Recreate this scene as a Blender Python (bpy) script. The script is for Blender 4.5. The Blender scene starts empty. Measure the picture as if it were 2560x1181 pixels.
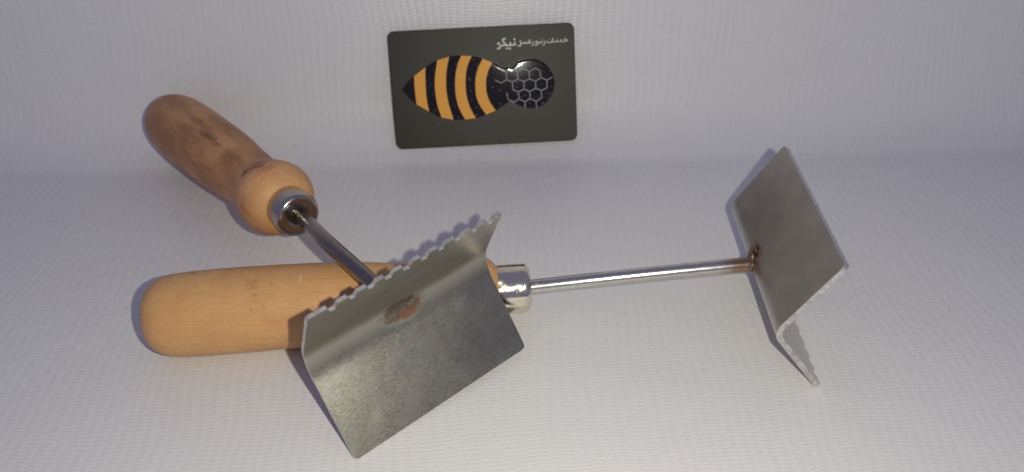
import bpy, bmesh, math, random
from mathutils import Vector, Matrix, noise
from mathutils.geometry import tessellate_polygon

S = bpy.context.scene
MM = 0.001
rnd = random.Random(7)

# ---------------------------------------------------------------- camera
P = math.radians(37.0)
camd = bpy.data.cameras.new('camera'); cam = bpy.data.objects.new('camera', camd)
S.collection.objects.link(cam)
cam.location = (0, 0, 0.192)
cam.rotation_euler = (math.radians(90) - P, 0, 0)
camd.sensor_width = 36.0; camd.lens = 27.42
camd.clip_start = 0.005; camd.clip_end = 20
camd.dof.use_dof = True; camd.dof.focus_distance = 0.262; camd.dof.aperture_fstop = 13.0
S.camera = cam
# ---------------------------------------------------------------- light: phone flash beside the lens, dim room
W = bpy.data.worlds.new('World'); S.world = W; W.use_nodes = True
bg = W.node_tree.nodes['Background']
bg.inputs[0].default_value = (0.47, 0.478, 0.80, 1); bg.inputs[1].default_value = 0.315
fl = bpy.data.lights.new('phone_flash', 'POINT'); fl.energy = 1.72; fl.shadow_soft_size = 0.0022
fl.color = (1.0, 0.955, 0.78)
flo = bpy.data.objects.new('phone_flash', fl); S.collection.objects.link(flo)
flo.location = (0.022, 0.008, 0.190)
S.view_settings.view_transform = 'Standard'; S.view_settings.look = 'None'
S.view_settings.exposure = 0.0; S.view_settings.gamma = 1.0

# ---------------------------------------------------------------- helpers
def newobj(name, verts, faces, mat=None, parent=None, uvs=None, smooth=True):
    me = bpy.data.meshes.new(name)
    me.from_pydata([tuple(c * MM for c in v) for v in verts], [], faces)
    me.update()
    if uvs:
        ul = me.uv_layers.new(name='UVMap')
        for l in me.loops: ul.data[l.index].uv = uvs[l.vertex_index]
    if smooth:
        for p in me.polygons: p.use_smooth = True
    if mat: me.materials.append(mat)
    o = bpy.data.objects.new(name, me); S.collection.objects.link(o)
    if parent: o.parent = parent
    return o

def lathe(prof, n=72, wob=0.0, seed=0):
    """prof = [(x, r)] along +X"""
    vs, fs, uv = [], [], []
    for i, (x, r) in enumerate(prof):
        for k in range(n):
            a = 2 * math.pi * k / n
            rr = r
            if wob and r > 1: rr = r + wob * noise.noise(Vector((x * .03 + seed, math.cos(a) * .8, math.sin(a) * .8)))
            vs.append((x, rr * math.cos(a), rr * math.sin(a)))
    for i in range(len(prof) - 1):
        for k in range(n):
            k2 = (k + 1) % n
            fs.append((i * n + k, (i + 1) * n + k, (i + 1) * n + k2, i * n + k2))
    return vs, fs

def catmull(pts, m):
    out = []
    for i in range(len(pts) - 1):
        p0 = pts[max(i - 1, 0)]; p1 = pts[i]; p2 = pts[i + 1]; p3 = pts[min(i + 2, len(pts) - 1)]
        for j in range(m):
            t = j / m
            out.append(tuple(.5 * ((2 * b) + (-a + c) * t + (2 * a - 5 * b + 4 * c - d) * t * t + (-a + 3 * b - 3 * c + d) * t ** 3)
                             for a, b, c, d in zip(p0, p1, p2, p3)))
    out.append(tuple(pts[-1]))
    return out

def tube(path, rad, n=24, closed_ends=True):
    """round bar along a list of Vectors; rad is a number or list"""
    vs, fs = [], []
    T0 = (path[1] - path[0]).normalized()
    N = T0.orthogonal().normalized()
    for i, p in enumerate(path):
        T = (path[min(i + 1, len(path) - 1)] - path[max(i - 1, 0)]).normalized()
        N = (N - T * N.dot(T)).normalized(); B = T.cross(N)
        r = rad[i] if isinstance(rad, list) else rad
        for k in range(n):
            a = 2 * math.pi * k / n
            vs.append(tuple(p + (N * math.cos(a) + B * math.sin(a)) * r))
    for i in range(len(path) - 1):
        for k in range(n):
            k2 = (k + 1) % n
            fs.append((i * n + k, i * n + k2, (i + 1) * n + k2, (i + 1) * n + k))
    if closed_ends:
        fs.append(tuple(range(n))[::-1]); fs.append(tuple(range((len(path) - 1) * n, len(path) * n)))
    return vs, fs

# ---------------------------------------------------------------- node helpers
class NT:
    def __init__(s, name):
        s.m = bpy.data.materials.new(name); s.m.use_nodes = True; s.t = s.m.node_tree
        s.b = s.t.nodes['Principled BSDF']
    def n(s, ty, **k):
        o = s.t.nodes.new(ty)
        for a, v in k.items(): setattr(o, a, v)
        return o
    def link(s, a, b): s.t.links.new(a, b)
    def put(s, sock, v):
        if isinstance(v, bpy.types.NodeSocket): s.link(v, sock)
        else: sock.default_value = v
    def math(s, op, a, b=0.0, c=None, clamp=False):
        o = s.n('ShaderNodeMath', operation=op); o.use_clamp = clamp
        s.put(o.inputs[0], a); s.put(o.inputs[1], b)
        if c is not None: s.put(o.inputs[2], c)
        return o.outputs[0]
    def vmath(s, op, a, b=None, scale=None):
        o = s.n('ShaderNodeVectorMath', operation=op); s.put(o.inputs[0], a)
        if b is not None: s.put(o.inputs[1], b)
        if scale is not None: s.put(o.inputs['Scale'], scale)
        return o.outputs['Value'] if op in ('LENGTH', 'DISTANCE', 'DOT_PRODUCT') else o.outputs[0]
    def mm(s):
        tc = s.n('ShaderNodeTexCoord'); return s.vmath('SCALE', tc.outputs['Object'], scale=1000.0)
    def uvmm(s):
        tc = s.n('ShaderNodeTexCoord'); return s.vmath('SCALE', tc.outputs['UV'], scale=100.0)
    def noise(s, vec, scale, detail=3, rough=.55, dist=0.0):
        o = s.n('ShaderNodeTexNoise'); s.put(o.inputs['Vector'], vec)
        o.inputs['Scale'].default_value = scale; o.inputs['Detail'].default_value = detail
        o.inputs['Roughness'].default_value = rough; o.inputs['Distortion'].default_value = dist
        return o.outputs['Fac']
    def ramp(s, fac, stops):
        o = s.n('ShaderNodeValToRGB'); s.put(o.inputs[0], fac)
        e = o.color_ramp.elements
        while len(e) < len(stops): e.new(.5)
        for x, (p, c) in zip(e, stops):
            x.position = p; x.color = (c, c, c, 1) if isinstance(c, float) else tuple(c) + (1,)
        return o.outputs[0]
    def mix(s, fac, a, b, mode='MIX'):
        o = s.n('ShaderNodeMix', data_type='RGBA', blend_type=mode)
        s.put(o.inputs[0], fac)
        for i, v in ((6, a), (7, b)):
            if isinstance(v, tuple) and len(v) == 3: v = v + (1,)
            s.put(o.inputs[i], v)
        return o.outputs[2]
    def scalev(s, vec, k):
        return s.vmath('MULTIPLY', vec, k)
    def spot(s, vec, c, r, soft=.5, wob=None):
        """soft mask around point c (mm) with radii r"""
        d = s.vmath('SUBTRACT', vec, c); d = s.vmath('DIVIDE', d, r); l = s.vmath('LENGTH', d)
        if wob is not None: l = s.math('ADD', l, wob)
        o = s.n('ShaderNodeMapRange'); o.interpolation_type = 'SMOOTHSTEP'
        s.put(o.inputs[0], l); o.inputs[1].default_value = 1 - soft; o.inputs[2].default_value = 1.0
        o.inputs[3].default_value = 1; o.inputs[4].default_value = 0
        return o.outputs[0]
    def bump(s, h, strength, dist):
        o = s.n('ShaderNodeBump'); s.put(o.inputs['Height'], h)
        o.inputs['Strength'].default_value = strength; o.inputs['Distance'].default_value = dist
        s.link(o.outputs[0], s.b.inputs['Normal']); return o
    def set(s, **k):
        names = dict(color='Base Color', rough='Roughness', metal='Metallic', spec='Specular IOR Level', coat='Coat Weight',
                     coatr='Coat Roughness', sheen='Sheen Weight', aniso='Anisotropic')
        for a, v in k.items():
            if isinstance(v, tuple) and len(v) == 3: v = v + (1,)
            s.put(s.b.inputs[names[a]], v)

# ---------------------------------------------------------------- materials
def mat_sheet():
    m = NT('vinyl_sheet'); uv = m.uvmm()          # UV = distance across / along the sheet in mm
    sx = m.n('ShaderNodeSeparateXYZ'); m.link(uv, sx.inputs[0]); x, y = sx.outputs[0], sx.outputs[1]
    big = m.noise(uv, .008, 2); big2 = m.noise(m.vmath('ADD', uv, (300, 70, 0)), .03, 2)
    # threads run slightly wavy
    xw = m.math('ADD', x, m.math('MULTIPLY', m.math('SUBTRACT', big, .5), 26.0))
    yw = m.math('ADD', m.math('MULTIPLY_ADD', x, -.035, y), m.math('MULTIPLY', m.math('SUBTRACT', big2, .5), 7.0))
    cph = m.math('MULTIPLY', xw, 2 * math.pi / 3.7)
    cell = m.n('ShaderNodeTexNoise'); cell.inputs['Scale'].default_value = 1.0; cell.inputs['Detail'].default_value = 1.5
    m.link(m.scalev(uv, (.26, .7, 0)), cell.inputs['Vector']); cf = cell.outputs['Fac']
    fine = m.noise(uv, 1.6, 3, .6)
    yy = m.math('ADD', yw, m.math('MULTIPLY', m.math('SINE', cph), .09))
    yy = m.math('ADD', yy, m.math('MULTIPLY', m.math('SUBTRACT', cf, .5), .8))
    rph = m.math('FRACT', m.math('DIVIDE', yy, 1.42))
    ridge = m.ramp(rph, [(0.0, 0.0), (.10, .85), (.22, 1.0), (.80, .72), (.93, .45), (1.0, 0.0)])
    dash = m.math('MULTIPLY_ADD', m.math('COSINE', cph), .28, .72)
    dash = m.math('MULTIPLY', dash, m.math('MULTIPLY_ADD', cf, .9, .5))
    h = m.math('MULTIPLY', ridge, dash)
    col = m.math('FRACT', m.math('DIVIDE', xw, 3.7))
    colr = m.ramp(col, [(0.0, .0), (.1, 1.0), (.9, 1.0), (1.0, .0)])
    h = m.math('ADD', h, m.math('MULTIPLY', colr, .13))
    h = m.math('ADD', h, m.math('MULTIPLY', fine, .25))
    m.bump(h, .62, .00024)
    tint = m.noise(uv, .022, 3)
    c = m.mix(tint, (.80, .77, .775), (.765, .785, .785))
    specks = m.noise(m.vmath('ADD', uv, (50, 9, 0)), .35, 2)
    sp = m.ramp(specks, [(.0, .55), (.215, .6), (.235, 1.0), (1.0, 1.0)])
    c = m.mix(1.0, c, sp, 'MULTIPLY')
    m.set(color=c, rough=.38, spec=.42)
    return m.m

def mat_wood(name, dark):
    m = NT(name); p = m.mm()
    g = m.noise(m.scalev(p, (.05, 1.3, 1.3)), 1.0, 4, .6, .4)
    g2 = m.noise(m.scalev(p, (.22, 3.8, 3.8)), 1.0, 3, .6)
    blot = m.noise(p, .055, 3, .55)
    if dark: ca, cb, cc = (.72, .42, .19), (.58, .30, .13), (.60, .29, .12)
    else:    ca, cb, cc = (.69, .415, .175), (.61, .335, .125), (.62, .32, .135)
    c = m.mix(m.ramp(g, [(.30, 0.0), (.70, 1.0)]), ca, cb)
    c = m.mix(m.math('MULTIPLY', m.ramp(blot, [(.40, 0.0), (.62, 1.0)]), .7), c, cc)
    c = m.mix(m.math('MULTIPLY', m.ramp(g2, [(.54, 0.0), (.68, 1.0)]), .28), c, (.84, .60, .36))
    c = m.mix(m.math('MULTIPLY', m.ramp(g2, [(.30, 1.0), (.42, 0.0)]), .38), c, (.34, .16, .07))
    fr = m.noise(p, 1.1, 2, .5)
    c = m.mix(m.math('MULTIPLY', m.ramp(fr, [(.62, 0.0), (.72, 1.0)]), .28), c, (.40, .17, .08))
    c = m.mix(m.math('MULTIPLY', m.ramp(m.noise(p, .12, 3, .6), [(.45, 0.0), (.66, 1.0)]), .40 if not dark else .5), c, (.56, .28, .115))
    w = m.math('MULTIPLY', m.math('SUBTRACT', m.noise(p, .45, 3), .5), 1.6)
    if dark:
        # brown stained grip, bulb left pale
        sx = m.n('ShaderNodeSeparateXYZ'); m.link(p, sx.inputs[0])
        xx = m.math('ADD', sx.outputs[0], m.math('MULTIPLY', m.math('SUBTRACT', blot, .5), 26))
        o = m.n('ShaderNodeMapRange'); o.interpolation_type = 'SMOOTHSTEP'; m.put(o.inputs[0], xx)
        o.inputs[1].default_value = 86; o.inputs[2].default_value = 109; o.inputs[3].default_value = 1; o.inputs[4].default_value = 0
        st = m.noise(m.scalev(p, (.035, .09, .09)), 1.0, 3, .6)
        stc = m.mix(m.ramp(st, [(.38, 0.0), (.60, 1.0)]), (.60, .30, .13), (.34, .15, .06))
        stc = m.mix(m.math('MULTIPLY', m.ramp(g, [(.35, 0.0), (.7, 1.0)]), .35), stc, (.55, .31, .15))
        c = m.mix(m.math('MULTIPLY', o.outputs[0], .95), c, stc)
        marks = MARKS_A
    else:
        marks = MARKS_B
    for (pt, r, col, k, soft) in marks:
        f = m.spot(p, pt, r, soft, w)
        c = m.mix(m.math('MULTIPLY', f, k), c, col)
    m.set(color=c, rough=m.math('MULTIPLY_ADD', g2, .15, .42), spec=.33)
    m.bump(m.math('ADD', g2, m.math('MULTIPLY', g, .5)), .35, .00012)
    return m.m

def scratches(m, vec, k=1.0):
    """short hairlines lying in every direction"""
    out = None
    for i, (ang, sc) in enumerate([(.3, 1), (1.2, .9), (2.2, 1.1), (2.8, .85), (.8, 1.2)]):
        mp = m.n('ShaderNodeMapping'); m.put(mp.inputs[0], vec)
        mp.inputs['Location'].default_value = (13.1 * i, 7.7 * i, 0); mp.inputs['Rotation'].default_value = (0, 0, ang)
        mp.inputs['Scale'].default_value = (.55 * sc * k, 4.2 * sc * k, 1)
        f = m.noise(mp.outputs[0], 1.0, 2, .5, .6)
        f = m.ramp(f, [(.58, 0.0), (.70, 1.0)])
        out = f if out is None else m.math('MAXIMUM', out, f)
    return out

def mat_blade(name, tool):
    m = NT(name); uv = m.uvmm(); p = m.mm()
    sc = scratches(m, uv, 1.25)
    cl = m.noise(uv, .07, 3, .6); cl2 = m.noise(m.vmath('ADD', uv, (31, 17, 0)), .17, 4, .6)
    sx = m.n('ShaderNodeSeparateXYZ'); m.link(uv, sx.inputs[0])
    if tool == 'A':
        base = m.mix(m.ramp(cl, [(.35, 0.0), (.65, 1.0)]), (.315, .295, .245), (.245, .24, .20))
        base = m.mix(m.math('MULTIPLY', m.ramp(cl2, [(.5, 0.0), (.7, 1.0)]), .35), base, (.27, .295, .30))
    else:
        base = m.mix(m.ramp(cl, [(.35, 0.0), (.65, 1.0)]), (.52, .485, .43), (.43, .41, .37))
    # the plain side is dulled by hairlines, the toothed side is smoother and given a paler base
    side = m.n('ShaderNodeMapRange'); m.put(side.inputs[0], sx.outputs[1])
    side.inputs[1].default_value = -3; side.inputs[2].default_value = 2; side.inputs[3].default_value = 1; side.inputs[4].default_value = .12
    amt = m.math('MULTIPLY', sc, side.outputs[0])
    if tool == 'A':
        base = m.mix(m.math('MULTIPLY', amt, .48), base, (.52, .50, .41))
    base = m.mix(m.math('MULTIPLY', m.math('SUBTRACT', 1.0, side.outputs[0]), .6), base, (.60, .56, .49) if tool == 'A' else (.72, .69, .65))
    w = m.math('MULTIPLY', m.math('SUBTRACT', m.noise(p, .5, 4), .5), .8)
    rough = m.math('MULTIPLY_ADD', cl2, .16, .34 if tool == 'A' else .33)
    metal = 1.0
    rough = m.math('SUBTRACT', rough, m.math('MULTIPLY_ADD', side.outputs[0], -.08, .09))
    for (pt, r, col, k, soft) in (STAIN_TONE_A if tool == 'A' else STAIN_TONE_B):
        f = m.math('MULTIPLY', m.spot(uv, pt, r, soft, w), k)
        base = m.mix(f, base, col)
    met = None
    if tool == 'A':
        ru = m.spot(uv, (0, -.6, 0), (8.5, 4.6, 50), .5, w)
        rough = m.math('ADD', rough, m.math('MULTIPLY', ru, .25)); metal = m.math('SUBTRACT', 1.0, m.math('MULTIPLY', ru, .65))
    m.set(color=base, rough=rough, metal=metal)
    hh = m.math('ADD', m.math('MULTIPLY', sc, side.outputs[0]), m.math('MULTIPLY', cl2, .6))
    m.bump(hh, .19 if tool == 'A' else .09, .00010)
    return m.m

def mat_edge():
    m = NT('sheared_edge'); p = m.mm()
    a = m.noise(m.scalev(p, (1.6, .5, .5)), 1.0, 4, .65)
    c = m.mix(m.ramp(a, [(.35, 0.0), (.65, 1.0)]), (.80, .79, .74), (.50, .49, .46))
    m.set(color=c, rough=.42, metal=.85); m.bump(a, .5, .0002)
    return m.m

def mat_chrome(name, col, r, scuff):
    m = NT(name); p = m.mm()
    a = m.noise(m.scalev(p, (.25, 2.2, 2.2)), 1.0, 4, .65); b = m.noise(p, .35, 4, .65)
    f = m.ramp(b, [(.48, 0.0), (.62, 1.0)])
    c = m.mix(m.math('MULTIPLY', f, .35), col, (.50, .47, .42))
    m.set(color=c, metal=1.0, rough=m.math('ADD', m.math('MULTIPLY', f, scuff), m.math('MULTIPLY_ADD', a, .08, r)))
    m.bump(m.math('ADD', a, b), .18, .00012)
    return m.m

def mat_rod(name, col, heat_at, heat_len):
    m = NT(name); p = m.mm()
    a = m.noise(m.scalev(p, (.12, 3, 3)), 1.0, 4, .65); b = m.noise(p, .3, 3)
    c = m.mix(m.ramp(a, [(.35, 0.0), (.65, 1.0)]), col, tuple(x * .72 for x in col))
    d = m.vmath('DISTANCE', p, heat_at)
    d = m.math('ADD', d, m.math('MULTIPLY', m.math('SUBTRACT', b, .5), 5))
    o = m.n('ShaderNodeMapRange'); o.interpolation_type = 'SMOOTHSTEP'; m.put(o.inputs[0], d)
    o.inputs[1].default_value = heat_len * .3; o.inputs[2].default_value = heat_len; o.inputs[3].default_value = 1; o.inputs[4].default_value = 0
    c = m.mix(m.math('MULTIPLY', o.outputs[0], .85), c, (.33, .19, .10))
    m.set(color=c, metal=1.0, rough=m.math('MULTIPLY_ADD', b, .12, .17))
    m.bump(a, .2, .00012)
    return m.m

def mat_plain(name, col, rough, metal=0.0, spec=.5, coat=0.0, nz=None):
    m = NT(name)
    if nz:
        p = m.mm(); f = m.noise(p, nz[0], 4, .6)
        c = m.mix(m.ramp(f, [(.35, 0.0), (.65, 1.0)]), col, nz[1]); m.bump(f, .4, .00025)
    else: c = col
    m.set(color=c, rough=rough, metal=metal, spec=spec, coat=coat, coatr=.06)
    return m.m

# marks on wood: local mm of the handle (x from butt, y, z)
MARKS_A = []; MARKS_B = []
STAIN_TONE_A = []; STAIN_TONE_B = []

# ================================================================ backdrop sheet
def backdrop():
    yaw = math.radians(2.75)
    R_, ang = 31.0, math.radians(73)
    y0 = 307.4
    prof = []                                     # (y, z, arclength)
    y = -420.0
    while y < y0 - 1: prof.append((y, 0.0)); y += 6.0
    for i in range(33):
        a = ang * i / 32; prof.append((y0 + R_ * math.sin(a), R_ - R_ * math.cos(a)))
    ye, ze = prof[-1]
    for i in range(1, 60):
        d = i * 7.0; prof.append((ye + d * math.cos(ang), ze + d * math.sin(ang)))
    s = [0.0]
    for a, b in zip(prof, prof[1:]): s.append(s[-1] + math.hypot(b[0] - a[0], b[1] - a[1]))
    xs = [-700 + 8 * i for i in range(176)]
    vs, uv, fs = [], [], []
    cy, sy = math.cos(yaw), math.sin(yaw)
    for x in xs:
        for (y, z), q in zip(prof, s):
            # faint slack in the sheet, dying out under the objects
            k = 0.45 * noise.noise(Vector((x * .013, y * .016, z * .016 + 3))) + .15 * noise.noise(Vector((x * .04, y * .05, z * .05)))
            k = k - 0.35
            if z < 1: dz, dy = k, 0.0
            else: dz, dy = 0.0, -k * 1.5
            vs.append((x * cy - (y + dy) * sy * 0 , (y + dy) + x * sy, z + dz)); uv.append((x / 100, q / 100))
    n = len(prof)
    for i in range(len(xs) - 1):
        for j in range(n - 1):
            fs.append((i * n + j, (i + 1) * n + j, (i + 1) * n + j + 1, i * n + j + 1))
    o = newobj('backdrop_sheet', vs, fs, mat_sheet(), uvs=uv)
    o['kind'] = 'structure'; o['label'] = 'white woven vinyl sheet swept up behind the tools as floor and back wall'
    return o
backdrop()

# ================================================================ scrapers
def frame(x, y, z, t):
    return Matrix(((x[0], y[0], z[0], t[0] * MM), (x[1], y[1], z[1], t[1] * MM), (x[2], y[2], z[2], t[2] * MM), (0, 0, 0, 1)))

WOOD = [(0, .01), (.05, 2.5), (.25, 5.0), (.8, 7.4), (1.8, 9.2), (3.2, 10.5), (5, 11.5), (8, 12.5), (13, 13.3), (20, 13.8), (32, 14.1), (45, 14.1),
        (58, 13.9), (68, 13.4), (77, 12.5), (83, 11.7), (88, 11.3), (92, 11.4), (96, 12.0), (100, 12.9), (104, 13.4), (107, 13.5), (110, 13.1),
        (113, 12.1), (115.3, 10.7), (116.7, 9.2), (117.3, 8.3), (117.5, 7.6)]
WOOD_A = [(0, .01), (.05, 2.5), (.25, 5.0), (.8, 7.4), (1.8, 9.2), (3.2, 10.6), (5, 11.7), (8, 12.7), (13, 13.6), (20, 14.1), (32, 14.3), (45, 14.1),
        (58, 13.7), (68, 13.1), (76, 12.3), (83, 11.8), (89, 11.35), (93, 11.45), (97, 12.1), (100.5, 13.0), (104, 13.8), (107, 14.2), (109.8, 14.0),
        (112.3, 13.1), (114.6, 11.8), (116.2, 10.0), (116.9, 8.6), (117.1, 7.2)]
def wood_profile(W_):
    return [(x, max(r, .01)) for x, r in catmull(W_, 4)]

def ferrule_profile(k=1.0, dx=0.0):
    # outer shell then rolled rim, flat cap with a hole round the rod
    p = [(116.4, 8.3), (116.4, 8.5), (116.7, 8.6), (122, 8.6), (126, 8.55)]
    for i in range(1, 9):
        a = math.pi / 2 * i / 8; p.append((126.6 + 1.9 * math.sin(a), 6.65 + 1.9 * math.cos(a)))
    p += [(128.45, 5.8), (128.35, 4.6), (128.25, 4.0), (128.0, 3.4), (127.7, 3.05), (127.5, 2.7), (127.4, .05)]
    return [(x + dx, r * k if r > 4.5 else r) for x, r in p]

def make_tool(name, label, butt, fer, woodmat, fmat, seed, roll, WP, FP):
    ax = (Vector(fer) - Vector(butt)).normalized()
    up = Vector((0, 0, 1)); yv = up.cross(ax).normalized(); zv = ax.cross(yv)
    Mx = frame(ax, yv, zv, butt) @ Matrix.Rotation(roll, 4, 'X')
    root = bpy.data.objects.new(name, None); S.collection.objects.link(root)
    root.matrix_world = Mx; root.empty_display_size = .01
    root['label'] = label; root['category'] = 'scraper'; root['group'] = 'hive scrapers with wooden handles'
    vs, fs = lathe(wood_profile(WP), 96, .35, seed)
    newobj('handle', vs, fs, woodmat, root)['label'] = 'brown-stained grip with pale bulb' if WP is WOOD_A else 'pale golden turned wood grip'
    vs, fs = lathe(FP, 96)
    newobj('ferrule', vs, fs, fmat, root)
    return root, Mx

def place_child(o, root_m, world):
    o.matrix_parent_inverse = Matrix.Identity(4)
    o.matrix_basis = root_m.inverted() @ world

def blade_mesh(L, a, b, phi, R_, t, side, tooth_seed, matface, matedge, parent, n_teeth=11, shear=0.0):
    """profile in local (y,z): apex at origin, plain arm along (cos,-sin), toothed arm along (cos,+sin).
    side=+1: thickness is added on the convex side of the given surface, -1: on the concave side"""
    h = phi / 2
    d1 = Vector((math.cos(h), -math.sin(h))); d2 = Vector((math.cos(h), math.sin(h)))
    n1 = Vector((math.sin(h), math.cos(h))); n2 = Vector((math.sin(h), -math.cos(h)))   # towards the concave side
    Rf = R_ if side > 0 else R_ + t
    cut = Rf / math.tan(h)
    r = random.Random(tooth_seed)
    # stations: (point on the surface, concave normal, s)
    arc_half = (math.pi - phi) / 2
    cen = Vector((Rf / math.sin(h), 0))
    st = []
    narm = 16
    for i in range(narm + 1):                     # plain arm, s negative
        q = a + (cut - a) * i / narm; st.append(('p', q))
    for i in range(1, 14): st.append(('c', i / 14))
    for i in range(narm + 1): q = cut + (b - cut) * i / narm; st.append(('t', q))
    arclen = Rf * (math.pi - phi)
    # tooth edge profile
    gaps = []
    pitch = L / (n_teeth + .0)
    for k in range(n_teeth):
        g0 = -L / 2 + pitch * (k + .56) + r.uniform(-.25, .25); g1 = g0 + pitch * .36 + r.uniform(-.3, .3)
        if k < n_teeth - 1: gaps.append((g0, g1, 2.6 + r.uniform(-.35, .4)))
    def notch(x):
        v = 0
        for g0, g1, d in gaps:
            if g0 - .45 < x < g1 + .7:
                e0 = min(1, max(0, (x - g0 + .45) / .65)); e1 = min(1, max(0, (g1 + .7 - x) / 1.3))
                e0 = e0 * e0 * (3 - 2 * e0); e1 = e1 * e1 * (3 - 2 * e1)
                v = max(v, d * min(e0, e1))
        return v
    def corner(x, rr):
        e = L / 2 - abs(x)
        return rr - math.sqrt(max(0, rr * rr - (rr - e) ** 2)) if e < rr else 0.0
    nx = 340
    xs = sorted(set([-L / 2 + L * i / nx for i in range(nx + 1)] + [s * (L / 2 - q) for q in (.03, .08, .15, .3) for s in (-1, 1)]))
    front, back = [], []
    for x in xs:
        ea = a - corner(x, 1.6) - .10 * noise.noise(Vector((x * .9, tooth_seed, 0))) - .12 * max(0, noise.noise(Vector((x * 2.5, 5, tooth_seed))))
        eb = b - notch(x) - corner(x, 1.0) - .06 * noise.noise(Vector((x * 1.7, tooth_seed, 9)))
        fr, bk = [], []
        for kind, q in st:
            if kind == 'p':
                if q > a - 4: q = (a - 4) + (q - (a - 4)) / 4 * (ea - (a - 4)) if a - 4 > cut else q
                pnt = d1 * q; nn = n1; s = -(q - cut) - arclen / 2
            elif kind == 't':
                if q > b - 4: q = (b - 4) + (q - (b - 4)) / 4 * (eb - (b - 4))
                pnt = d2 * q; nn = n2; s = (q - cut) + arclen / 2
            else:
                a_ = -arc_half + 2 * arc_half * q
                nn = Vector((math.cos(a_), -math.sin(a_))); pnt = cen - nn * Rf; s = a_ * Rf
            other = pnt - nn * t if side > 0 else pnt + nn * t
            conc, conv = (pnt, other) if side > 0 else (other, pnt)
            xo = x + (shear * (q - cut) / (b - cut) if kind == 't' else 0)
            fr.append(((xo, conc[0], conc[1]), (x / 100, s / 100))); bk.append(((xo, conv[0], conv[1]), (x / 100, s / 100)))
        front.append(fr); back.append(bk)
    m = len(st); vs = []; uv = []
    for col in front: 
        for v, u in col: vs.append(v); uv.append(u)
    off = len(vs)
    for col in back:
        for v, u in col: vs.append(v); uv.append(u)
    fs = []; N = len(xs); edge_from = 0
    for i in range(N - 1):
        for j in range(m - 1):
            A, B, C_, D = i * m + j, (i + 1) * m + j, (i + 1) * m + j + 1, i * m + j + 1
            fs.append((A, B, C_, D)); fs.append((off + A, off + D, off + C_, off + B))
    nface = len(fs)
    for i in range(N - 1):
        for j in (0, m - 1):
            A, B = i * m + j, (i + 1) * m + j
            fs.append((A, off + A, off + B, B) if j == 0 else (A, B, off + B, off + A))
    for j in range(m - 1):
        for i in (0, N - 1):
            A, B = i * m + j, i * m + j + 1
            fs.append((A, B, off + B, off + A) if i == 0 else (A, off + A, off + B, B))
    o = newobj('blade', vs, fs, matface, parent, uvs=uv)
    me = o.data; me.materials.append(matedge)
    for p in me.polygons:
        if p.index >= nface: p.material_index = 1
    bmm = bmesh.new(); bmm.from_mesh(me)
    bmesh.ops.recalc_face_normals(bmm, faces=bmm.faces)
    for e in bmm.edges:
        if len(e.link_faces) == 2 and e.link_faces[0].material_index != e.link_faces[1].material_index: e.smooth = False
    bmm.to_mesh(me); bmm.free()
    bv = o.modifiers.new('bevel', 'BEVEL'); bv.width = .00016; bv.segments = 2; bv.limit_method = 'ANGLE'; bv.angle_limit = math.radians(50)
    return o

def blob(name, spots, mat, parent, rootm, seed, local=None):
    """one lumpy bead of weld metal made of merged balls (world mm)"""
    bm = bmesh.new()
    for i, (c, r, sc) in enumerate(spots):
        res = bmesh.ops.create_icosphere(bm, subdivisions=3, radius=1.0)
        for v in res['verts']:
            d = v.co.copy(); k = 1 + .22 * noise.noise(d * 1.7 + Vector((seed + i, 0, 0))) + .08 * noise.noise(d * 5 + Vector((seed, i, 0)))
            v.co = Vector((d.x * r * sc[0] * k, d.y * r * sc[1] * k, d.z * r * sc[2] * k)) + Vector(c)
    vs = [tuple(v.co) for v in bm.verts]; fs = [tuple(v.index for v in f.verts) for f in bm.faces]
    bm.free()
    o = newobj(name, vs, fs, mat, parent)
    return o

def rod(path, r, mat, parent, rootm):
    W = [Vector(p) for p in catmull(path, 14)]
    inv = rootm.inverted()
    L = [inv @ (p * MM) / MM for p in W]
    vs, fs = tube(L, r, 40)
    o = newobj('rod', vs, fs, mat, parent)
    return o

def blade_frame(Q0, Q1, P0, T0, fit):
    Q0, Q1, P0, T0 = map(Vector, (Q0, Q1, P0, T0))
    d1 = (P0 - Q0).normalized(); d2 = (T0 - Q0).normalized()
    x = (Q1 - Q0).normalized(); y = d1 + d2; y = (y - x * y.dot(x)).normalized()
    z = x.cross(y)
    if z.dot(d2 - d1) < 0: x = -x; z = -z
    phi = d1.angle(d2)
    return frame(x, y, z, (Q0 + Q1) / 2), phi, (P0 - Q0).length, (T0 - Q0).length, (Q1 - Q0).length

# --- tool A (upper left, blade in front) -------------------------------------
buttA, ferA = Vector((-159.0, 321.0, 19.0)), Vector((-76.0, 227.5, 29.4))
axA = (ferA - buttA).normalized(); buttA = ferA - axA * 126.0
buttB, ferB = Vector((-122.0, 191.0, 14.3)), Vector((6.0, 207.0, 13.5))
axB = (ferB - buttB).normalized(); buttB = ferB - axB * 128.5
WOOD = [(0, .01), (.03, 3.5), (.25, 6.3), (.9, 8.8), (2.1, 10.6), (4.0, 12.1), (6.8, 13.2), (11, 13.8), (18, 14.15)] + [(x, r * 1.01) for x, r in WOOD if x > 25]
QA = [(-60.4, 158.6, 26.8), (-9.7, 203.6, 29.1), (-46.8, 144.8, .9), (-53.6, 149.7, 52.3)]
CAMC = Vector((0, 0, 192))
QA = [tuple(CAMC + (Vector(q) - CAMC) * k) for q, k in zip(QA, (.998, .986, .998, .998))]
QB = [(80.8, 172.9, 24.2), (82.4, 240.8, 24.1), (95.8, 172.6, 50.8), (99.2, 172.5, .8)]
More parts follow.
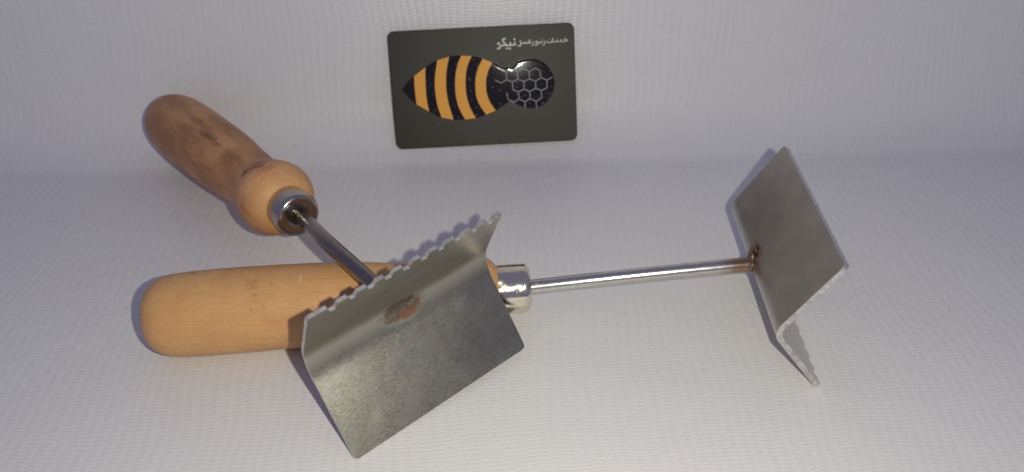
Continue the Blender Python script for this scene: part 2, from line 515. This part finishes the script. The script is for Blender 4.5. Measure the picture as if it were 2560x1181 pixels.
MARKS_A += [((101.5, -6.5, 11.5), (2.2, 2.6, 5), (.055, .022, .012), .9, .6), ((103.8, -3.6, 13), (1.6, 2.6, 5), (.055, .022, .012), .9, .6), ((106.0, -2.2, 14), (1.2, 2.2, 5), (.08, .03, .018), .8, .6),
            ((102.5, -3, 12.5), (5, 9, 8), (.38, .14, .06), .85, .9), ((109, -1, 12), (3, 6, 7), (.44, .18, .08), .75, .9), ((110, -13, 2), (5, 6, 6), (.40, .16, .07), .75, .9), ((109, -9, 9), (.9, .8, 2), (.2, .08, .04), .7, .7),
            ((64, -4, 13.5), (12, 2.4, 6), (.13, .06, .03), .7, .8), ((50, -2, 13), (16, 2.4, 5), (.17, .08, .04), .5, .8), ((84, -5, 11), (9, 5, 6), (.20, .08, .035), .55, .9), ((75, -9, 9), (10, 4, 6), (.62, .36, .18), .4, .9)]
MARKS_B += [((17, 5, 13), (1.3, .8, 3), (.15, .07, .04), .7, .7), ((18.5, 3.4, 13.2), (1.0, .6, 3), (.28, .12, .06), .6, .8),
            ((37, -4, 13), (2.6, 4.2, 5), (.44, .21, .10), .4, .9), ((38, -7.5, 12), (1.6, .5, 4), (.34, .16, .08), .45, .8),
            ((52.5, -2.5, 14), (.3, 2.4, 4), (.86, .62, .40), .6, .5), ((12, 2.5, 13), (.5, 1.2, 4), (.80, .58, .38), .6, .5),
            ((37, -11, 8), (.7, .6, 4), (.32, .14, .07), .4, .8), ((41, -10.5, 9), (.8, .6, 4), (.32, .14, .07), .4, .8), ((8, 2, 8), (9, 9, 9), (.56, .28, .14), .45, .9), ((60, 8, 10), (22, 3, 6), (.55, .29, .14), .5, .9)]
STAIN_TONE_A += [((22, -25, 0), (2.6, 2.4, 50), (.50, .47, .34), .4, .9), ((25, -12, 0), (13, 11, 50), (.42, .40, .35), .35, .9),  # yellowish stain, then broad paler and darker areas of the plain arm
            ((-20, -22, 0), (20, 14, 50), (.20, .205, .19), .5, .9), ((-26, -6, 0), (10, 9, 50), (.22, .23, .23), .4, .9), ((5, -15, 0), (10, 5, 50), (.24, .27, .285), .35, .9),
            ((0, .6, 0), (9.0, 5.0, 50), (.12, .08, .058), .95, .5), ((-1.5, -2.1, 0), (6.2, 1.9, 50), (.235, .10, .045), .8, .7),
            ((-5.2, -.4, 0), (2.0, 2.4, 50), (.20, .09, .045), .6, .7), ((4.2, -.4, 0), (2.9, 1.9, 50), (.15, .15, .13), .9, .5), ((.2, .2, 0), (1.3, 1.2, 50), (.17, .17, .15), .8, .5)]
STAIN_TONE_B += [((2, -2.5, 0), (5.5, 5.5, 50), (.15, .095, .065), .9, .7), ((0, 0, 0), (11, 8, 50), (.30, .22, .14), .5, .8), ((12, -14, 0), (22, 16, 50), (.36, .33, .31), .4, .9)]  # last entry: broad darker area of the plain arm

wA = mat_wood('stained_wood', True); wB = mat_wood('turned_beech', False)
chrome = mat_chrome('polished_ferrule', (.82, .77, .62), .08, .18)
chromeA = mat_chrome('dull_ferrule', (.50, .46, .40), .14, .10)
edge = mat_edge()
rust = mat_plain('rusty_weld', (.30, .13, .055), .6, .25, nz=(.9, (.24, .21, .17)))
weldm = mat_plain('weld_metal', (.15, .15, .13), .55, .5, nz=(1.3, (.20, .14, .10)))
weldB = mat_plain('weld_metal_brown', (.13, .085, .06), .3, .6, nz=(.8, (.24, .16, .11)))

A, MA = make_tool('hive_scraper', 'wooden-handled scraper with stained brown grip, its toothed blade resting across the other handle',
                  buttA, ferA, wA, chromeA, 3, math.radians(0), WOOD_A, ferrule_profile(.97, -2.5))
MbA, phiA, aA, bA, LA = blade_frame(QA[0], QA[1], QA[2], QA[3], 0)
bladeA = blade_mesh(LA, aA + 1.2, bA - 1.0, phiA, 12.5, 1.2, +1, 11, mat_blade('brushed_steel', 'A'), edge, A, shear=-1.3)
place_child(bladeA, MA, MbA)
apexA = (Vector(QA[0]) + Vector(QA[1])) / 2
yA = (MbA.to_3x3() @ Vector((0, 1, 0))).normalized()
endA = apexA - yA * 0.2
p1 = ferA + axA * 5
rod([tuple(ferA - axA * 8), tuple(ferA - axA * 2), tuple(ferA + axA * 3 + Vector((0, 0, .1))), (-62.4, 208.4, 32.7), (-48.5, 192.7, 32.2), tuple(endA)], 2.7,
    mat_rod('dark_steel_rod', (.33, .30, .27), tuple((MA.inverted() @ (endA * MM)) / MM), 12), A, MA)
wb = blob('weld', [((0, 0, 0), 2.6, (1.3, .8, 1)), ((2.6, -.4, .8), 2.2, (1.2, .7, 1)), ((-2.6, -.4, -.6), 2.2, (1.2, .7, 1))], weldB, A, MA, 2)
place_child(wb, MA, MbA @ Matrix.Translation((0, -.3 * MM, 0)))
# burn-through on the inner face of the bend: rusty patch with grey nuggets
nb = blob('weld_nugget', [((5.0, 2.05, -1.2), 1.5, (1.1, .13, .8)), ((3.4, 2.1, -.5), 1.3, (1.2, .15, .9)), ((4.3, 2.1, .2), 1.1, (1.2, .13, .7)), ((-.2, 2.15, .2), .8, (1.3, .2, 1.0)),
                             ((-2.9, 2.1, .5), .9, (1.0, .18, 1.1)), ((-4.0, 2.1, 1.2), 1.0, (1.2, .14, .8))], weldm, A, MA, 9)
place_child(nb, MA, MbA)

# --- tool B (lower, blade at the right) --------------------------------------
B, MB = make_tool('hive_scraper', 'scraper lying flat with pale handle, bright ferrule and blade standing at the right',
                  buttB, ferB, wB, chrome, 8, 0, WOOD, ferrule_profile())
MbB, phiB, aB, bB, LB = blade_frame(QB[0], QB[1], QB[2], QB[3], 0)
bladeB = blade_mesh(LB, aB + .8, bB + .6, phiB, 5.0, 1.9, -1, 23, mat_blade('satin_steel', 'B'), edge, B)
place_child(bladeB, MB, MbB @ Matrix.Translation((0, -1.1 * MM, 0)))
apexB = (Vector(QB[0]) + Vector(QB[1])) / 2
yB = (MbB.to_3x3() @ Vector((0, 1, 0))).normalized()
endB = apexB - yB * 0.0
rod([tuple(ferB - axB * 8), tuple(ferB - axB * 1), tuple(ferB + axB * 2 + Vector((0, 0, .15))), (32, 207.1, 17.3), (56, 207.0, 20.7), tuple(endB)], 2.6,
    mat_rod('bright_steel_rod', (.74, .72, .66), tuple((MB.inverted() @ (endB * MM)) / MM), 13), B, MB)
wb = blob('weld', [((0, -.2, -.3), 2.3, (1.3, .75, 1.1)), ((1.6, .3, -2.0), 1.9, (1.2, .6, 1.1)), ((3.2, 1.6, -3.6), 1.7, (1.2, .5, 1.2)), ((-2.6, .3, -.2), 1.5, (1.6, .5, .9))],
          weldB, B, MB, 4)
place_child(wb, MB, MbB)

# ================================================================ card
OUTLINE = [(-38.06, 0.6), (-35.3, 3.89), (-32.18, 6.7), (-29.42, 8.72), (-26.41, 10.38), (-23.69, 11.94), (-20.71, 13.21), (-18.06, 14.04), (-15.13, 14.62), (-12.52, 14.78), (-9.64, 14.75), (-7.22, 14.63), (-4.76, 14.28), (-2.19, 13.71), (0.08, 12.92), (2.34, 12.02), (4.6, 10.89), (6.57, 9.77), (8.53, 8.54), (10.24, 7.89), (11.73, 8.5), (13.45, 7.78), (14.25, 8.63), (15.13, 9.39), (16.08, 10.05), (17.1, 10.6), (18.17, 11.05), (19.27, 11.37), (20.41, 11.58), (21.55, 11.67), (22.71, 11.63), (23.85, 11.47), (24.97, 11.19), (26.06, 10.8), (27.1, 10.29), (28.09, 9.67), (29.01, 8.95), (29.85, 8.14), (30.6, 7.24), (31.26, 6.26), (31.82, 5.23), (32.27, 4.13), (32.6, 3.0), (32.82, 1.83), (32.92, 0.65), (32.9, -0.54), (32.75, -1.72), (32.49, -2.88), (32.1, -4.0), (31.61, -5.08), (31.0, -6.09), (30.3, -7.04), (29.5, -7.9), (28.61, -8.68), (27.65, -9.35), (26.63, -9.92), (25.55, -10.37), (24.43, -10.71), (23.28, -10.92), (22.11, -11.01), (20.95, -10.97), (19.79, -10.81), (18.65, -10.52), (17.55, -10.11), (16.5, -9.59), (15.51, -8.96), (14.59, -8.22), (13.75, -7.39), (12.99, -6.48), (10.01, -8.16), (7.88, -9.56), (4.86, -11.15), (2.64, -12.08), (0.36, -12.9), (-2.04, -13.59), (-4.72, -14.27), (-7.27, -14.55), (-9.74, -14.6), (-12.22, -14.65), (-14.73, -14.46), (-17.93, -13.95), (-20.8, -13.04), (-23.35, -11.75), (-26.16, -10.09), (-28.97, -8.39), (-31.75, -6.51), (-35.01, -3.46)]

STRIPES = [[(-31.91, 6.51), (-31.99, 3.27), (-32.02, -0.16), (-31.74, -6.39), (-26.16, -9.98), (-26.86, -4.45), (-26.9, 1.3), (-26.72, 6.99), (-26.42, 10.27)], [(-20.72, 13.1), (-21.9, 7.89), (-22.57, 3.37), (-22.66, -1.21), (-22.14, -7.0), (-20.51, -13.06), (-15.02, -14.33), (-16.85, -6.68), (-17.47, -0.32), (-17.2, 5.38), (-16.43, 9.89), (-15.14, 14.51)], [(-9.64, 14.64), (-11.51, 10.78), (-12.73, 6.3), (-13.3, 1.19), (-13.17, -3.98), (-12.04, -9.25), (-9.62, -14.49), (-4.6, -14.16), (-7.04, -8.92), (-8.32, -3.08), (-8.41, 2.09), (-7.8, 7.19), (-6.51, 11.1), (-4.76, 14.23)], [(0.19, 12.8), (-1.99, 9.18), (-3.38, 5.27), (-3.95, 0.72), (-3.73, -4.46), (-2.21, -8.58), (0.36, -12.78), (4.87, -11.09), (2.44, -7.08), (1.15, -2.98), (1.03, 1.05), (1.45, 4.46), (2.69, 7.81), (4.59, 10.78)]]

COMB = [[(8.02, 7.51), (10.71, 6.02)], [(10.71, 6.02), (13.37, 7.41)], [(13.37, 7.41), (15.91, 6.27)], [(15.91, 6.27), (18.56, 7.49)], [(18.56, 7.49), (18.67, 10.02)], [(18.56, 7.49), (21.43, 6.0)], [(21.43, 6.0), (24.09, 7.39)], [(24.09, 7.39), (26.29, 6.26)], [(26.29, 6.26), (26.67, 2.92)], [(15.91, 6.27), (15.91, 2.71)], [(21.43, 6.0), (21.28, 2.61)], [(10.71, 6.02), (10.72, 2.8)], [(5.35, 2.9), (8.04, 1.4)], [(8.04, 1.4), (10.72, 2.8)], [(10.72, 2.8), (13.26, 1.65)], [(13.26, 1.65), (15.91, 2.71)], [(15.91, 2.71), (18.63, 1.55)], [(18.63, 1.55), (21.28, 2.61)], [(21.28, 2.61), (24.01, 1.46)], [(24.01, 1.46), (26.67, 2.92)], [(26.67, 2.92), (29.4, 1.7)], [(29.4, 1.7), (32.05, 2.93)], [(13.26, 1.65), (13.43, -1.94)], [(13.43, -1.94), (15.98, -3.09)], [(18.63, 1.55), (18.72, -1.86)], [(24.01, 1.46), (24.04, -1.79)], [(29.4, 1.7), (29.26, -1.88)], [(15.98, -3.09), (18.72, -1.86)], [(18.72, -1.86), (21.2, -3.18)], [(21.2, -3.18), (24.04, -1.79)], [(24.04, -1.79), (26.61, -2.94)], [(26.61, -2.94), (29.26, -1.88)], [(15.98, -3.09), (16.0, -6.35)], [(21.2, -3.18), (21.23, -6.44)], [(26.61, -2.94), (26.64, -6.37)], [(10.58, -3.33), (10.79, -6.09)], [(10.79, -6.09), (13.32, -7.77)], [(13.32, -7.77), (16.0, -6.35)], [(16.0, -6.35), (18.73, -7.69)], [(18.73, -7.69), (21.23, -6.44)], [(21.23, -6.44), (23.97, -7.79)], [(23.97, -7.79), (26.64, -6.37)], [(18.73, -7.69), (18.77, -10.8)], [(23.97, -7.79), (24.02, -10.72)]]

STROKES = [(0.38, [(8.65, 18.27), (8.49, 17.44), (7.94, 17.05), (7.14, 17.04)]), (0.36, [(8.65, 18.31), (11.24, 18.29), (13.4, 18.25), (15.45, 18.29)]), (0.36, [(11.04, 21.32), (9.72, 20.8), (10.24, 19.73), (11.26, 18.63)]), (0.36, [(13.24, 19.45), (13.19, 18.33)]), (0.36, [(15.26, 19.49), (15.35, 18.37)]), (0.24, [(17.81, 20.27), (17.97, 19.08), (18.08, 18.23), (17.4, 17.57), (16.49, 18.03)]), (0.24, [(18.18, 18.82), (20.48, 18.79), (22.71, 18.78)]), (0.17, [(20.37, 19.45), (20.35, 18.96)]), (0.17, [(19.36, 19.43), (19.34, 18.94)]), (0.17, [(21.37, 19.26), (21.35, 18.84)]), (0.19, [(22.76, 19.89), (21.9, 20.03), (21.7, 19.52), (22.72, 18.87)]), (0.2, [(23.53, 19.37), (24.05, 18.57), (23.75, 17.82), (22.95, 17.6)]), (0.2, [(25.54, 19.13), (25.67, 18.21), (25.33, 17.6), (24.53, 17.53)]), (0.2, [(24.59, 18.82), (26.24, 18.7), (27.9, 18.71)]), (0.17, [(26.7, 19.42), (26.68, 18.79)]), (0.17, [(27.72, 19.51), (27.86, 18.74)]), (0.2, [(28.72, 19.46), (29.14, 18.46), (28.8, 17.71), (28.0, 17.67)]), (0.2, [(30.27, 19.32), (30.35, 18.64), (32.15, 18.58), (32.25, 19.43)]), (0.2, [(32.87, 20.45), (32.87, 18.74)]), (0.2, [(32.94, 18.7), (35.18, 18.73)]), (0.19, [(36.37, 19.79), (36.8, 18.93)]), (0.2, [(37.81, 19.76), (39.53, 19.26), (38.06, 18.69), (35.62, 18.81)])]

DOTS = [(0.62, 7.83, 19.15), (0.5, 11.6, 16.87), (0.5, 12.97, 16.8), (0.5, 15.18, 20.75), (0.32, 25.2, 19.56), (0.16, 27.61, 20.4), (0.16, 26.5, 18.07), (0.16, 28.62, 20.54), (0.17, 30.91, 20.05), (0.17, 31.65, 20.02), (0.34, 34.77, 19.31), (0.17, 38.42, 20.74)]

BUBBLES = [(-12.17, 11.26, 1.0), (-6.55, 13.25, 1.0), (-9.53, 7.28, 2.0), (-20.51, 7.94, 1.0), (-23.02, 9.2, 1.0), (-25.85, 3.82, 1.0), (-24.39, 2.32, 1.0), (-6.81, 4.3, 1.6), (-6.17, 3.41, 1.6), (-6.18, -1.46, 1.6), (-5.97, -5.68, 1.5), (-3.77, -9.2, 1.4), (-4.16, -12.67, 1.8), (-12.78, -13.39, 1.6), (-13.74, -8.29, 1.0), (-2.31, 9.64, 1.4), (-3.98, 12.78, 1.4), (1.99, 5.68, 2.0), (3.98, -0.36, 1.7), (7.28, -1.96, 1.8), (7.2, -8.08, 1.8), (10.23, -3.72, 1.5), (-2.49, 0.65, 1.2), (-1.07, 2.98, 1.2), (-0.86, -3.45, 1.2), (-1.73, -5.25, 1.4), (-8.89, -1.04, 1.0), (-12.0, 0.55, 0.9), (-19.65, -4.81, 1.0), (-22.35, -1.8, 0.8), (-15.66, 2.45, 0.8), (-28.82, 1.4, 0.8), (-27.94, 5.35, 0.8), (-33.78, 4.79, 1.0), (-27.24, -8.76, 1.0), (-22.88, -9.27, 1.1), (-23.83, -10.21, 1.1), (-19.58, -12.35, 1.0), (-9.96, -8.77, 1.0), (-8.58, -12.91, 1.1), (2.96, -8.27, 1.0), (2.05, -3.6, 1.0), (12.04, 8.94, 2.4), (16.09, 8.57, 1.6), (21.59, 8.29, 1.8), (19.58, 8.68, 1.2), (17.97, 5.34, 1.6), (15.04, 4.92, 1.5), (12.76, 5.89, 1.1), (20.88, 5.2, 1.2), (23.0, 4.52, 1.6), (22.94, 5.67, 1.4), (24.98, 5.85, 1.0), (15.57, 1.47, 1.4), (15.06, -0.8, 1.4), (18.98, 1.98, 1.3), (27.08, 0.15, 1.4), (25.58, -0.75, 0.8), (31.09, 5.72, 1.4), (31.41, -1.33, 1.3), (28.97, -3.8, 1.4), (29.82, -4.71, 1.4), (30.71, -4.46, 1.2), (29.45, -6.71, 1.5), (27.02, -8.62, 2.0), (25.39, -5.47, 1.2), (27.71, -6.05, 1.2), (18.97, -4.74, 1.5), (17.18, -5.51, 1.4), (15.18, -4.26, 1.5), (13.81, -2.46, 1.1), (21.14, -8.61, 1.2), (18.17, -9.33, 1.2), (23.3, -6.4, 1.0), (26.3, 9.48, 1.2), (10.72, -5.77, 1.0), (4.75, 8.27, 1.0), (-3.31, 14.21, 1.3), (-0.18, 13.5, 1.3), (1.23, 12.86, 1.3), (6.31, 10.47, 1.8), (7.43, 9.56, 1.8), (8.55, 8.88, 1.6), (3.19, 11.64, 1.5), (14.44, 10.63, 1.5), (16.8, 11.36, 2.4), (18.26, 11.69, 2.0), (19.72, 11.79, 1.8), (20.88, 11.9, 1.8), (21.93, 11.96, 1.8), (-18.53, 15.52, 0.9), (-22.09, -16.3, 1.1), (25.48, 24.68, 0.8)]  # the row along the waist rim stands for flash glints, as pale dots

CR = Matrix( [[0.99843, -0.02704, -0.04899], [0.04462, 0.91302, 0.40547], [0.03377, -0.40702, 0.91279]] )

CT = Vector( [-13.06, 331.48, 29.06] )

card = bpy.data.objects.new('business_card', None); S.collection.objects.link(card)
M4 = CR.to_4x4(); M4.translation = CT * MM; card.matrix_world = M4; card.empty_display_size = .01
card['label'] = 'dark grey plastic card with glossy bee emblem leaning against the white backdrop'; card['category'] = 'card'

def rounded_rect(w, h, r, n=8):
    pts = []
    for cx, cz, a0 in ((w / 2 - r, h / 2 - r, 0), (-w / 2 + r, h / 2 - r, 90), (-w / 2 + r, -h / 2 + r, 180), (w / 2 - r, -h / 2 + r, 270)):
        for i in range(n + 1):
            a = math.radians(a0 + 90 * i / n); pts.append((cx + r * math.cos(a), cz + r * math.sin(a)))
    return pts

def resample(pts, step):
    out = []
    n = len(pts)
    for i in range(n):
        a, b = Vector(pts[i]), Vector(pts[(i + 1) % n]); k = max(1, int((b - a).length / step))
        for j in range(k): out.append(tuple(a.lerp(b, j / k)))
    return out

def area(p): return sum(a[0] * b[1] - b[0] * a[1] for a, b in zip(p, p[1:] + p[:1])) / 2

def relief(name, pts, rings, mat, parent, closed_back=None):
    """rings = [(inset, height)] ; front faces local -Y"""
    if area(pts) < 0: pts = pts[::-1]
    n = len(pts); nor = []
    for i in range(n):
        t = Vector(pts[(i + 1) % n]) - Vector(pts[i - 1]); t.normalize(); nor.append(Vector((-t.y, t.x)))
    vs = []
    for ins, hgt in rings:
        for p, q in zip(pts, nor): vs.append((p[0] + q.x * ins, -hgt, p[1] + q.y * ins))
    fs = []
    for r in range(len(rings) - 1):
        for i in range(n):
            j = (i + 1) % n; fs.append((r * n + i, r * n + j, (r + 1) * n + j, (r + 1) * n + i))
    bm = bmesh.new()
    bv = [bm.verts.new(v) for v in vs]
    for f in fs: bm.faces.new([bv[i] for i in f])
    for base_i, flip in ((len(bv) - n, False),) + (((0, True),) if closed_back else ()):
        for t in tessellate_polygon([[Vector((vs[base_i + i][0], vs[base_i + i][2], 0)) for i in range(n)]]):
            tri = [bv[base_i + i] for i in t]
            a_, b_, c_ = (v.co for v in tri)
            if ((b_ - a_).cross(c_ - a_).y > 0) != flip: tri.reverse()
            bm.faces.new(tri)
    bmesh.ops.scale(bm, vec=(MM, MM, MM), verts=bm.verts)
    me = bpy.data.meshes.new(name); bm.to_mesh(me); bm.free()
    for p in me.polygons: p.use_smooth = len(p.vertices) == 4
    me.materials.append(mat)
    o = bpy.data.objects.new(name, me); S.collection.objects.link(o); o.parent = parent
    return o

cm = NT('matt_card'); pp = cm.mm()
dust = cm.ramp(cm.noise(pp, 1.1, 2), [(.0, 0.0), (.76, 0.0), (.80, 1.0)])
cc = cm.mix(cm.math('MULTIPLY', dust, .6), (.021, .0176, .0122), (.16, .15, .14))
cm.set(color=cc, rough=.47, spec=.38); cm.bump(cm.noise(pp, 3.5, 3), .15, .0001)
cb_ = relief('card_body', rounded_rect(85.6, 54.0, 3.2), [(0, -.35), (0, .30), (.06, .37), (.16, .41), (.34, .42)], cm.m, card, True)
cb_.data.materials.append(mat_plain('black_edge_shade', (.007, .0065, .006), .5, spec=.3))  # black rim: the shadow line along the card's edge put into its colour
for p in cb_.data.polygons:
    if len(p.vertices) == 4: p.material_index = 1
resin_b = mat_plain('black_resin', (.0085, .006, .0045), .035, spec=.5, coat=.3)
resin_y = mat_plain('amber_print', (.93, .46, .085), .06, spec=.45, coat=.0)
line_m = mat_plain('grey_line', (.40, .41, .39), .3, spec=.5)
text_m = mat_plain('ivory_print', (.80, .77, .66), .5)
base = .42
out = resample(OUTLINE, .55)
em = relief('bee_emblem', out, [(0, base), (.03, base + .12), (.12, base + .22), (.28, base + .28), (.5, base + .31), (.75, base + .326), (1.0, base + .334), (1.25, base + .338)], resin_b, card)
for sp in STRIPES:
    n = len(sp) // 2
    l = catmull([p for p in sp[:n]], 6); r_ = catmull([p for p in sp[n:]], 6)
    relief('stripe', l + r_, [(0, base + .30), (0, base + .352), (.05, base + .36)], resin_y, em)

def flat_tube(paths, y, h):
    vs, fs = [], []
    for w, pts in paths:
        pl = [Vector((p[0], 0, p[1])) for p in (catmull(pts, 5) if len(pts) > 2 else pts)]
        n = 8
        prev = len(vs)
        for i, p in enumerate(pl):
            T = (pl[min(i + 1, len(pl) - 1)] - pl[max(i - 1, 0)]).normalized(); N = Vector((-T.z, 0, T.x))
            for end in (0, 1):
                pass
            for k in range(n):
                a = 2 * math.pi * k / n
                q = p + N * (w * math.cos(a)); vs.append((q.x, y - h * math.sin(a), q.z))
        for i in range(len(pl) - 1):
            for k in range(n):
                k2 = (k + 1) % n; fs.append((prev + i * n + k, prev + i * n + k2, prev + (i + 1) * n + k2, prev + (i + 1) * n + k))
        for i, sgn in ((0, -1), (len(pl) - 1, 1)):      # round ends
            T = (pl[1] - pl[0] if i == 0 else pl[-1] - pl[-2]).normalized() * sgn
            c = len(vs); vs.append(tuple(pl[i] + T * w * .8 + Vector((0, y, 0))))
            for k in range(n): fs.append((prev + i * n + k, prev + i * n + (k + 1) % n, c))
    return vs, fs
def discs(items, y, h, n=12):
    vs, fs = [], []
    for r, x, z in items:
        c = len(vs)
        for j in range(4):
            b_ = math.pi / 2 * j / 4
            for k in range(n):
                a = 2 * math.pi * k / n; vs.append((x + r * math.cos(b_) * math.cos(a), y - h * math.sin(b_), z + r * math.cos(b_) * math.sin(a)))
        vs.append((x, y - h, z))
        for j in range(3):
            for k in range(n):
                k2 = (k + 1) % n; fs.append((c + j * n + k, c + j * n + k2, c + (j + 1) * n + k2, c + (j + 1) * n + k))
        for k in range(n): fs.append((c + 3 * n + k, c + 3 * n + (k + 1) % n, c + 4 * n))
    return vs, fs
def fixn(o):
    bm = bmesh.new(); bm.from_mesh(o.data); bmesh.ops.recalc_face_normals(bm, faces=bm.faces); bm.to_mesh(o.data); bm.free()
vs, fs = flat_tube([(.19, s) for s in COMB], -(base + .335), .05)
o = newobj('honeycomb_lines', vs, fs, line_m, em); fixn(o)
vs, fs = flat_tube(STROKES, -base, .03)
v2, f2 = discs(DOTS, -base, .045); k = len(vs); vs += v2; fs += [tuple(i + k for i in f) for f in f2]
o = newobj('lettering', vs, fs, text_m, card); fixn(o)
bub = mat_plain('bubble_glint', (.50, .47, .38), .12, spec=.6, coat=1.0)  # pale colour stands in for the glints caught by the bubbles
ext = []
for i in range(40):
    x, z = rnd.uniform(-30, 36), rnd.uniform(-13, 13)
    if (-30 < x < 3 and abs(z) < 11 - max(0, -x - 18) * .7) or (x - 22) ** 2 + (z - 1) ** 2 < 100: ext.append((x, z, rnd.uniform(.6, 1.1)))
vs, fs = discs([(.135 * q ** .8 + .02, x, z) for x, z, q in BUBBLES + ext], -(base + .33), .22, 10)
o = newobj('resin_bubbles', vs, fs, bub, em); fixn(o); o['kind'] = 'stuff'
